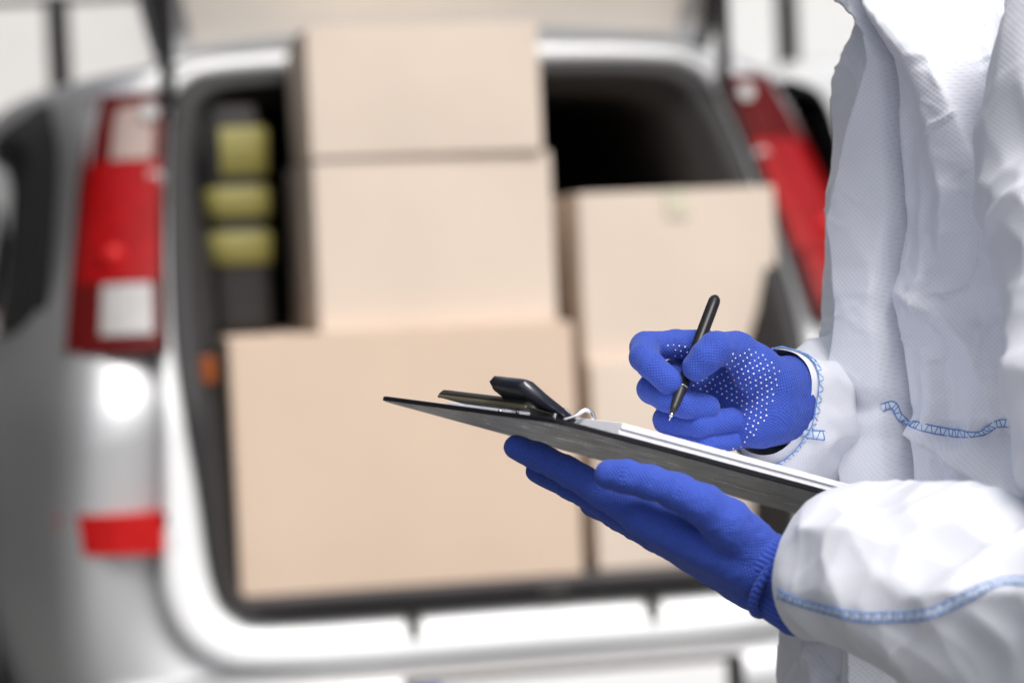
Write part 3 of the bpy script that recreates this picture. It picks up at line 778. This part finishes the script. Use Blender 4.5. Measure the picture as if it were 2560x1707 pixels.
V_ = wrinkle(V_, F_, 8, .0006)
glove_l = obj('glove', V_, F_, MAT['glove'], person, attrs=at)
glove_l['label'] = 'blue knit glove turned palm up under the clipboard'
# rolled rim at the end of the supporting glove
a_, b_ = Q(1690, 870, -12), Q(1800, 960, -22); e = (b_ - a_) / np.linalg.norm(b_ - a_)
r1 = np.cross(e, FWD); r1 /= np.linalg.norm(r1); r2 = np.cross(e, r1)
P = [a_ + e * .004 + r1 * (.0275 * math.cos(t)) + r2 * (.0215 * math.sin(t)) for t in np.linspace(0, 2 * math.pi, 49)]
mb = MB().tube(P, .0034, 10, cap=False); obj('glove_rim', mb.v, mb.f, MAT['glove'], glove_l, attrs=dict(ku=np.arange(len(mb.v)) * .0004, kv=np.arange(len(mb.v)) * .0003, rib=np.ones(len(mb.v))))

# ---------------------------------------------------------------- pen
T0, T1 = H(590, 1195, -34), H(985, 150, 15); pe = (T1 - T0) / np.linalg.norm(T1 - T0); PL = np.linalg.norm(T1 - T0)
pen = empty('ballpoint_pen', T0)
tag(pen, 'slim black ballpoint pen held between gloved thumb and forefinger', 'pen')
def turn(name, prof, mat):
    mb = MB().tube([T0 + pe * a for a, r in prof], [r for a, r in prof], 24, cap=True); return mb.build(name, MAT[mat], pen, local=False, smooth=True)
turn('tip', [(0, .0003), (.0008, .0005), (.003, .0007), (.0032, .0011), (.0062, .0018)], 'chrome')
turn('grip_cone', [(.0058, .0020), (.010, .0026), (.018, .0034), (.0265, .0041), (.0268, .0041)], 'pen_grip')
turn('ring', [(.0266, .00425), (.0273, .00425)], 'chrome')
turn('barrel', [(.0271, .0041), (.030, .0042), (.060, .0042), (PL - .010, .0042), (PL - .003, .0041), (PL - .0008, .0035), (PL + .0009, .0022), (PL + .0014, .0006)], 'pen')

# ---------------------------------------------------------------- coverall
def pl(pts): a = np.array(pts, float); return a[:, 1], a[:, 0]
def ridge(x, y, pts, amp, wl, wr, y0=None, y1=None, pw=1.5):
    """fold crest running down the cloth along pts; asymmetric falloff"""
    ys, xs = pl(pts); d = x - np.interp(y, ys, xs); h = 1.35 * amp * np.exp(-np.abs(d / np.where(d < 0, wl, wr)) ** pw)
    y0 = ys[0] if y0 is None else y0; y1 = ys[-1] if y1 is None else y1
    return h * np.clip((y - y0 + 60) / 90, 0, 1) * np.clip((y1 + 60 - y) / 90, 0, 1)
def sstep(x, a, b): t = np.clip((x - a) / (b - a), 0, 1); return t * t * (3 - 2 * t)

def bowls(Q_, cell, seed, k=2):
    """stiff-cloth creasing: shallow bowls that meet in sharp ridges (nearest-point field), 0..~1"""
    Q_ = Q_ / cell; lo, hi = Q_.min(0) - 1, Q_.max(0) + 1; g_ = np.random.default_rng(seed); D_ = Q_.shape[1]
    ax = [np.arange(math.floor(lo[i]), math.ceil(hi[i]) + 1) for i in range(D_)]
    pts = np.stack(np.meshgrid(*ax, indexing='ij'), -1).reshape(-1, D_).astype(float); pts += g_.uniform(-.48, .48, pts.shape); jit = g_.uniform(0, .35, len(pts))
    out = np.empty(len(Q_))
    for a in range(0, len(Q_), 8000):
        q = Q_[a:a + 8000]; lo_, hi_ = q.min(0) - 1.7, q.max(0) + 1.7; m_ = np.all((pts > lo_) & (pts < hi_), 1)
        out[a:a + 8000] = (((q[:, None] - pts[m_][None]) ** 2).sum(-1) + jit[m_][None]).min(1)
    return out - out.mean()

EL = [(2230, -300), (2206, -60), (2204, 0), (2210, 30), (2232, 60), (2250, 95), (2240, 145), (2208, 223), (2168, 370), (2123, 567), (2124, 700), (2126, 776), (2114, 983), (2130, 1109), (2137, 1239), (2130, 1500), (2120, 2000)]
ER = [(2280, -300), (2266, 0), (2270, 58), (2248, 210), (2226, 402), (2217, 553), (2195, 700), (2191, 776), (2202, 994), (2214, 1109), (2225, 1239), (2215, 1500), (2205, 2000)]
OUT = [(2420, -520), (2330, -330), (2235, -120), (2200, 20), (2150, 120), (2100, 200), (2096, 300), (2102, 420), (2086, 560), (2072, 700), (2058, 850), (2056, 960), (2074, 1080), (2050, 1200), (2010, 1400), (1968, 1560), (1952, 1680), (1950, 1950)]
CRB = [lambda x, y: 0]
def folds(x, y):
    ysL, xsL = pl(EL); ysR, xsR = pl(ER); el = np.interp(y, ysL, xsL); er = np.interp(y, ysR, xsR)
    s = (x - el) / (er - el)
    flap = sstep(x, el - 3, el + 4) * (1 - sstep(x, er - 4, er + 3)) * (.0040 + .0120 * np.clip(1 - s, 0, 1) ** .8 * (.7 + .5 * np.sin(y / 130.)) + .002 * np.sin(s * 3.1))
    h = flap
    h = h + .017 * np.exp(-np.abs((x - el) / np.where(x < el, 22., 150.)) ** 1.4) * np.clip((y + 150) / 250, 0, 1)   # chest edge carried by the flap
    h = h - .0190 * np.exp(-((x - er - 4) / 9.5) ** 2)                       # crease where the flap is sewn down
    h = h + ridge(x, y, [(2300, -200), (2288, 40), (2302, 180), (2328, 312), (2334, 520), (2310, 640)], .015, 30, 50)
    h = h + ridge(x, y, [(2285, -60), (2300, 80), (2346, 214), (2387, 380), (2436, 580), (2470, 760)], .036, 85, 14)
    h = h + ridge(x, y, [(2290, 430), (2268, 560), (2262, 700), (2250, 800)], .006, 30, 22)
    h = h + ridge(x, y, [(2225, 740), (2290, 790), (2346, 860), (2384, 975), (2400, 1060)], .008, 55, 18)
    h = h + ridge(x, y, [(2450, 640), (2440, 820), (2446, 960), (2460, 1120), (2470, 1260)], .009, 50, 30)
    h = h + ridge(x, y, [(2235, 1070), (2290, 1100), (2378, 1190), (2440, 1250)], .012, 14, 60)
    h = h + ridge(x, y, [(2160, 160), (2140, 330), (2112, 560), (2098, 760)], .0045, 22, 26)
    h = h + ridge(x, y, [(2200, 150), (2176, 260), (2150, 380)], .004, 14, 18)
    h = h + ridge(x, y, [(2255, 250), (2246, 420), (2240, 560)], .004, 14, 18)
    h = h + ridge(x, y, [(2080, 850), (2082, 980), (2098, 1090), (2086, 1230)], .006, 22, 14)
    h = h + ridge(x, y, [(2010, 1500), (2050, 1700), (2070, 1900)], .010, 40, 18) + ridge(x, y, [(2120, 1480), (2090, 1650), (2060, 1850)], .010, 16, 40)
    # gathered waist
    ws = np.interp(x, [2040, 2202, 2245, 2283, 2397, 2455, 2493, 2560, 2800], [985, 1012, 1040, 1060, 1080, 1080, 1056, 1062, 1060])
    h = h - .006 * np.exp(-((y - ws) / 26.) ** 2) + .0035 * np.exp(-((y - ws) / 170.) ** 2) * np.sin(x / 17. + 2 * np.sin(x / 60.))
    # light random creases of stiff cloth
    c = 0
    for k, (fx, fy, a, sk) in enumerate(((150, 420, .0050, .25), (80, 240, .0022, -.3), (40, 140, .0007, .5))):
        nz = vnoise((x + sk * y) / fx + 9 * k, y / fy + 5, 11 + k); c = c + a * (1 - 2 * np.abs(nz))
    c = c + CRB[0](x, y)
    for k, (fr, am, wd, sk) in enumerate(((95., .0026, .07, .5), (70., .0020, .08, -.6), (48., .0012, .1, .2))):
        nz = vnoise((x + sk * y) / fr + 20, y / (fr * 2.2) + 20, 60 + k) + .35 * vnoise(x / 40. + 9, y / 55., 70 + k)
        c = c + am * np.exp(-(nz / wd) ** 2) * np.clip(vnoise(x / 130. + 3, y / 170. + 30, 80 + k) + .4, 0, 1)
    return h + c * (1 - .6 * (flap > .0005))
R_ = 400
py = np.linspace(-520, 1950, R_)
ph = np.radians(np.r_[np.linspace(205, 15, 400), np.linspace(13, -153, 50)])
yo, xo = pl(OUT); xl = np.interp(py, yo, xo)
CD = 1.765
rx = np.interp(py, [-520, -380, -200, 0, 300, 1000, 1500, 1950], [.075, .10, .155, .175, .18, .17, .185, .19]); rd = np.interp(py, [-520, -380, -200, 0, 600, 1950], [.075, .085, .12, .15, .165, .16])
gx, gy = np.meshgrid(np.arange(1900, 3300, 8.), np.arange(-540, 1980, 8.), indexing='ij')
qq = np.stack([gx + .22 * gy + 34 * vnoise(gx / 90., gy / 90., 41), .40 * gy + 20 * vnoise(gx / 70., gy / 70., 43)], -1).reshape(-1, 2)
q2 = np.stack([gx - .35 * gy + 20 * vnoise(gx / 60., gy / 60., 47), .6 * gy], -1).reshape(-1, 2)
GB = (.0105 * bowls(qq, 130., 21) + .0026 * bowls(q2, 75., 22)).reshape(gx.shape)
def _crb(x, y):
    i = np.clip((x - 1900) / 8, 0, GB.shape[0] - 1.01); j = np.clip((y + 540) / 8, 0, GB.shape[1] - 1.01); a, b = i.astype(int), j.astype(int); f_, g_ = i - a, j - b
    return GB[a, b] * (1 - f_) * (1 - g_) + GB[a + 1, b] * f_ * (1 - g_) + GB[a, b + 1] * (1 - f_) * g_ + GB[a + 1, b + 1] * f_ * g_
CRB[0] = _crb
PX = np.zeros((R_, len(ph))); Pw = np.zeros((R_, len(ph), 3)); U_ = np.zeros((R_, len(ph)))
for i in range(R_):
    cxm = (xl[i] - 1280) / FPX * CD + rx[i]
    xm = cxm + rx[i] * np.cos(ph); dm = CD - rd[i] * np.sin(ph)
    nx, nd = np.cos(ph) / rx[i], -np.sin(ph) / rd[i]; nn = np.hypot(nx, nd); nx /= nn; nd /= nn
    px_ = 1280 + xm / CD * FPX                                     # pattern coordinate across the cloth
    front = sstep(np.sin(ph), -.25, .1)
    h = folds(px_, np.full_like(px_, py[i])) * front * (1 if py[i] > -330 else .3) + .004 * (1 - front) * vnoise(ph * 4, np.full_like(ph, py[i] / 150), 3)
    xm = xm + nx * h; dm = dm + nd * h
    Pw[i] = pix(1280 + xm / dm * FPX, 853.5 + (py[i] - 853.5) * CD / dm, dm)
    U_[i] = np.r_[0, np.cumsum(np.hypot(np.diff(cxm + rx[i] * np.cos(ph)), np.diff(rd[i] * np.sin(ph))))]
tv = Pw.reshape(-1, 3); tf = grid_faces(R_, len(ph), True)
sv_ = np.repeat(py * .00029, len(ph))
torso = obj('coverall_torso', tv, tf, MAT['fabric'], person, attrs=dict(su=U_.ravel(), sv=sv_))
torso['label'] = 'white coverall front with zip flap and blue stitched waist seam'
tb = BVHTree.FromPolygons(tv.tolist(), tf.tolist())

def crumple(P, stretch_u, stretch_v, iters, attach, kb, seed, amp=.002):
    """let a cloth tube that is a little too long for its shape buckle into folds near that shape"""
    nu, nv, _ = P.shape; g_ = np.random.default_rng(seed)
    uu, vv = np.meshgrid(np.arange(nu), np.arange(nv), indexing='ij')
    N = np.cross(np.roll(P, -1, 1) - np.roll(P, 1, 1), np.gradient(P, axis=0)); N /= np.linalg.norm(N, axis=-1)[..., None] + 1e-9
    d = N * (amp * (vnoise(uu / 9., np.cos(vv / nv * 6.283) * 4 + 20, seed) + .8 * vnoise(uu / 17. + 7, np.sin(vv / nv * 6.283) * 5 + 30, seed + 1)))[..., None]
    def diff(X, du, dv):
        Y = np.roll(X, -dv, 1); return Y[du:] - X[:nu - du] if du else Y - X
    cons = []
    for du, dv, st in ((1, 0, stretch_u), (0, 1, stretch_v), (1, 1, None), (1, -1, None)):
        e = diff(P, du, dv)
        if st is None:
            L0 = np.sqrt((np.linalg.norm(P[1:] - P[:-1], axis=-1) * stretch_u) ** 2 + (np.linalg.norm(np.roll(P, -dv, 1)[1:] - P[1:], axis=-1) * stretch_v) ** 2)
        else: L0 = np.linalg.norm(e, axis=-1) * st
        cons.append((du, dv, L0))
    for it in range(iters):
        X = P + d; C_ = np.zeros_like(X)
        for du, dv, L0 in cons:
            e = diff(X, du, dv); L = np.linalg.norm(e, axis=-1) + 1e-9; c = e * ((L - L0) / L)[..., None] * .5
            if du: C_[:nu - du] += c; C_[du:] -= np.roll(c, dv, 1)
            else: C_ += c; C_ -= np.roll(c, dv, 1)
        d = d + C_ * .30
        lap = np.roll(d, 1, 1) + np.roll(d, -1, 1) - 2 * d; lap[1:-1] += d[2:] + d[:-2] - 2 * d[1:-1]
        bi = np.roll(lap, 1, 1) + np.roll(lap, -1, 1) - 2 * lap; bi[1:-1] += lap[2:] + lap[:-2] - 2 * lap[1:-1]
        d = d - kb * bi
        d *= (1 - attach)
    return P + d

def sleeve(name, ctrl, nu, nv, su, sv, seed, label, attach=.012, kb=.002, iters=24, cell=.085, amp=1.0, bias=0):
    C_ = catmull(np.array([[*pix(a, b, c), r] for a, b, c, r in ctrl]), 30); C_ = resample(C_, nu)
    pts, rad = C_[:, :3], C_[:, 3]; T = np.gradient(pts, axis=0); T /= np.linalg.norm(T, axis=1)[:, None]
    r = np.array((0, 0, 1.)); P = np.zeros((nu, nv, 3)); t = np.linspace(0, 2 * math.pi, nv, endpoint=False)
    for i in range(nu):
        a = r - T[i] * (r @ T[i]); a /= np.linalg.norm(a); b = np.cross(T[i], a); r = a
        wob = 1 + .05 * np.sin(2 * t + i / 40.) + .03 * np.sin(3 * t - i / 25.)
        P[i] = pts[i] + (rad[i] * wob)[:, None] * (np.cos(t)[:, None] * a + np.sin(t)[:, None] * b)
    N = np.cross(np.roll(P, -1, 1) - np.roll(P, 1, 1), np.gradient(P, axis=0)); N /= np.linalg.norm(N, axis=-1)[..., None] + 1e-9
    if ((P - pts[:, None]) * N).sum() < 0: N = -N
    W_ = P + .012 * np.stack([vnoise(P[..., 0] * 18 + 7, P[..., 2] * 18 + k, seed + k) for k in range(3)], -1)
    # skewed frame: creases run obliquely round the arm
    sk = np.array([[1.0, 0, .55], [0, 1.0, .3], [-.35, 0, 1.0]])
    W_ = W_.reshape(-1, 3) @ sk.T
    le = np.r_[0, np.cumsum(np.linalg.norm(np.diff(pts, axis=0), axis=1))]; le = le[-1] - le
    fade = np.interp(le, [0, .006, .024], [.12, .35, 1])[:, None]
    hh = amp * (.0175 * bowls(W_ * [.8, 1, 1.15], cell, seed) + .0075 * bowls(W_ * [1.5, 1.1, .7], cell * .6, seed + 3)).reshape(nu, nv) * fade
    for _ in range(1):
        hh[1:-1] = .5 * hh[1:-1] + .25 * (hh[2:] + hh[:-2]); hh = .5 * hh + .25 * (np.roll(hh, 1, 1) + np.roll(hh, -1, 1))
    q = P.reshape(-1, 3)
    for k, (fr, am, wd) in enumerate(((13, .0034, .10), (22, .0018, .10))):      # fine sharp crinkles
        nz = vnoise(q @ np.array([.45 * fr, .15 * fr, .25 * fr]) + 11 * k + 50, q @ np.array([-.5 * fr, .8 * fr, fr]) + 70, seed + 30 + k) + .15 * vnoise(q[:, 0] * fr * 2 + 90, q[:, 2] * fr * 2 + 90, seed + 60 + k)
        on = np.clip(vnoise(q[:, 0] * 11 + 40 + k, q[:, 2] * 11 + 40, seed + 80 + k) + .45, 0, 1)
        hh += (am * np.exp(-(nz / wd) ** 2) * on).reshape(nu, nv) * fade
    X = P + N * (hh + bias * fade)[..., None]
    X = crumple(X, su, sv, iters, attach, kb, seed, .0008)
    L = np.r_[0, np.cumsum(np.linalg.norm(np.diff(pts, axis=0), axis=1))]
    rm = rad.mean()
    o = obj(name, X.reshape(-1, 3), grid_faces(nu, nv, True), MAT['fabric'], person, attrs=dict(su=np.repeat(L, nv), sv=np.tile(t * rm, nu)))
    o['label'] = label
    return o, X
slv_n, XN = sleeve('sleeve', [(3020, -260, 1.63, .075), (2890, 0, 1.57, .080), (2760, 250, 1.51, .076), (2775, 550, 1.465, .072), (2840, 900, 1.41, .070), (2920, 1280, 1.355, .074), (2900, 1560, 1.335, .076), (2700, 1590, 1.36, .070), (2450, 1490, 1.41, .063), (2220, 1435, 1.46, .056), (2040, 1428, 1.495, .0435)],
    400, 200, 1.02, 1.02, 5, 'crumpled white sleeve ending at the palm-up glove')
slv_f, XF = sleeve('sleeve', [(2880, -160, 1.93, .075), (2800, 300, 1.98, .07), (2640, 850, 2.02, .066), (2440, 1080, 1.93, .062), (2200, 1075, 1.79, .055), (2040, 1035, 1.705, .045), (1922, 1000, 1.653, .0345)],
    230, 120, 1.02, 1.02, 9, 'white sleeve ending at the writing glove', cell=.055, amp=1.15, bias=.004)

def stitch(P, N, width, pitch, parent, name='seam_stitching', rad=.00028, ribbon=True):
    """overlock seam: two rails and a zigzag of thread over a pale tape, lying on the cloth"""
    P = np.asarray(P); d = np.r_[0, np.cumsum(np.linalg.norm(np.diff(P, axis=0), axis=1))]; n = max(8, int(d[-1] / (pitch / 4)))
    t = np.linspace(0, d[-1], n); S = np.stack([np.interp(t, d, P[:, k]) for k in range(3)], 1); NN = np.stack([np.interp(t, d, np.asarray(N)[:, k]) for k in range(3)], 1)
    T = np.gradient(S, axis=0); T /= np.linalg.norm(T, axis=1)[:, None] + 1e-12
    Bv = np.cross(NN, T); Bv /= np.linalg.norm(Bv, axis=1)[:, None] + 1e-12; NN /= np.linalg.norm(NN, axis=1)[:, None] + 1e-12
    S = S + NN * .0008
    mb = MB()
    for s in (-1, 1): mb.tube(S + Bv * (s * width / 2), rad * 1.1, 5)
    zz = np.array([S[i] + Bv[i] * (width / 2 * (1 if (i // 2) % 2 else -1)) for i in range(0, n)])
    zz += NN * .0003
    mb.tube(zz, rad, 4)
    o = mb.build(name, MAT['thread'], parent, local=False, smooth=True)
    if ribbon:
        V_ = np.stack([S - Bv * width / 2 - NN * .0006, S - Bv * width / 4 + NN * .0001, S + Bv * width / 4 + NN * .0001, S + Bv * width / 2 - NN * .0006], 1).reshape(-1, 3)
        obj('seam_tape', V_, grid_faces(n, 4), MAT['seam_tape'], o)
    return o
def path_on(tree, pts, n=60):
    P, N = [], []
    for a, b in resample(catmull(pts, 12), n):
        q, nn = hit(tree, a, b)
        if q is not None: P.append(q); N.append(nn)
    P = np.array(P); N = np.array(N)
    k = np.ones(5) / 5
    if len(P) > 8:
        for j in range(3):
            P[2:-2, j] = np.convolve(P[:, j], k, 'valid'); N[2:-2, j] = np.convolve(N[:, j], k, 'valid')
    return P, N
P, N = path_on(tb, [(2204, 1019), (2233, 1010), (2247, 1042), (2283, 1061), (2340, 1075), (2397, 1083), (2455, 1081), (2493, 1057), (2560, 1062), (2640, 1066)], 90)
stitch(P, N, .0052, .0064, torso)
P, N = path_on(tb, [(2062, 972), (2088, 974), (2113, 972)], 14); stitch(P, N, .0052, .0064, torso)
nb = BVHTree.FromPolygons(XN.reshape(-1, 3).tolist(), grid_faces(*XN.shape[:2], True).tolist())
P, N = path_on(nb, [(1945, 1482), (1980, 1497), (2034, 1514), (2146, 1541), (2228, 1541), (2305, 1537), (2363, 1518), (2441, 1479), (2518, 1452), (2600, 1458)], 90); stitch(P, N, .0056, .0074, slv_n)
fb = BVHTree.FromPolygons(XF.reshape(-1, 3).tolist(), grid_faces(*XF.shape[:2], True).tolist())
P, N = path_on(fb, [(1985, 1072), (2010, 1082), (2060, 1088)], 16); stitch(P, N, .0062, .0072, slv_f)
rim = XF[-3]; ctr = rim.mean(0); rimc = np.vstack([rim, rim[:1]]); N = rimc - ctr; N /= np.linalg.norm(N, axis=1)[:, None]
stitch(rimc, N, .0056, .0072, slv_f, 'cuff_stitching')

# ---------------------------------------------------------------- the wearer inside: one continuous body, trousers, shoes, hood
bz = np.array(person.location); fdir = np.array([-.78, -.62, 0]); sdir = np.array([-fdir[1], fdir[0], 0])     # facing, and sideways
def W(s, f_, z): return np.array([bz[0], bz[1], 0]) + sdir * s + fdir * f_ + np.array([0, 0, z])
hd = W(0, .05, 1.70)
BODY = [
 ([(W(0, 0, .95), .10), (W(0, 0, 1.20), .10), (W(0, 0, 1.38), .10), (W(0, .01, 1.50), .055), (W(0, .03, 1.60), .055)], .05, .03),
 ([(hd + [0, 0, .03], .088), (hd - [0, 0, .05] + fdir * .03, .062), (hd - [0, 0, .085] + fdir * .05, .038)], .03, .03),
 ([(hd + fdir * .10 + [0, 0, .005], .011), (hd + fdir * .112 - [0, 0, .03], .014)], .01, .008),
 ([(hd + fdir * .094 - [0, 0, .058] - sdir * .018, .008), (hd + fdir * .094 - [0, 0, .058] + sdir * .018, .008)], .008, .006),
]
for s in (-1, 1):
    BODY.append(([(W(s * .09, 0, .93), .085), (W(s * .10, .02, .50), .055), (W(s * .10, 0, .09), .040)], .03, .03))
    BODY.append(([(hd + sdir * s * .088 + [0, 0, .01], .014), (hd + sdir * s * .088 - [0, 0, .02], .010)], .01, .006))
V_, F_, at, gi = sdf_mesh(BODY, .008); V_ = relax(V_, F_, 2)
obj('body', V_, F_, MAT['skin'], person)
for s in (-1, 1):
    LG = [([(W(s * .085, 0, .96), .125), (W(s * .10, .03, .50), .092), (W(s * .10, 0, .10), .078)], .05, .04)]
    V_, F_, at, gi = sdf_mesh(LG, .008); V_ = relax(V_, F_, 2)
    hgt = V_[:, 2]; V_ = V_ + (.006 * np.sin(hgt * 40 + 3 * np.sin(hgt * 9)))[:, None] * np.array([fdir[0], fdir[1], 0])
    obj('trouser_leg', V_, F_, MAT['fabric_plain'], person)
    SH = [([(W(s * .10, -.05, .045), .045), (W(s * .10, .08, .04), .042), (W(s * .10, .17, .032), .034)], .03, .02)]
    V_, F_, at, gi = sdf_mesh(SH, .005); V_[:, 2] = np.maximum(V_[:, 2], .002); obj('shoe', V_, F_, MAT['shoe'], person)
V_ = []
for i, el_ in enumerate(np.linspace(-1.15, 1.5, 14)):
    for a in np.linspace(.75, 2 * math.pi - .75, 30):
        e = fdir * math.cos(a) + sdir * math.sin(a); k = max(.25, math.cos(el_)) if el_ > 0 else 1 - .05 * el_
        V_.append(hd + [0, 0, -.01] + e * .118 * k * (1.25 if el_ < -.9 else 1) + np.array([0, 0, .135 * math.sin(el_) - (.06 if el_ < -.8 else 0)]))
obj('hood', V_, grid_faces(14, 30), MAT['fabric_plain'], person)
for s in (-1, 1):
    e = hd + fdir * .082 + sdir * s * .032 + np.array([0, 0, .015])
    V_ = [e + .012 * np.array([math.cos(a) * math.cos(b), math.sin(a) * math.cos(b), math.sin(b)]) for b in np.linspace(-1.5, 1.5, 8) for a in np.linspace(0, 6.283, 12, endpoint=False)]
    obj('eye', V_, grid_faces(8, 12, True), MAT['paper'], person)
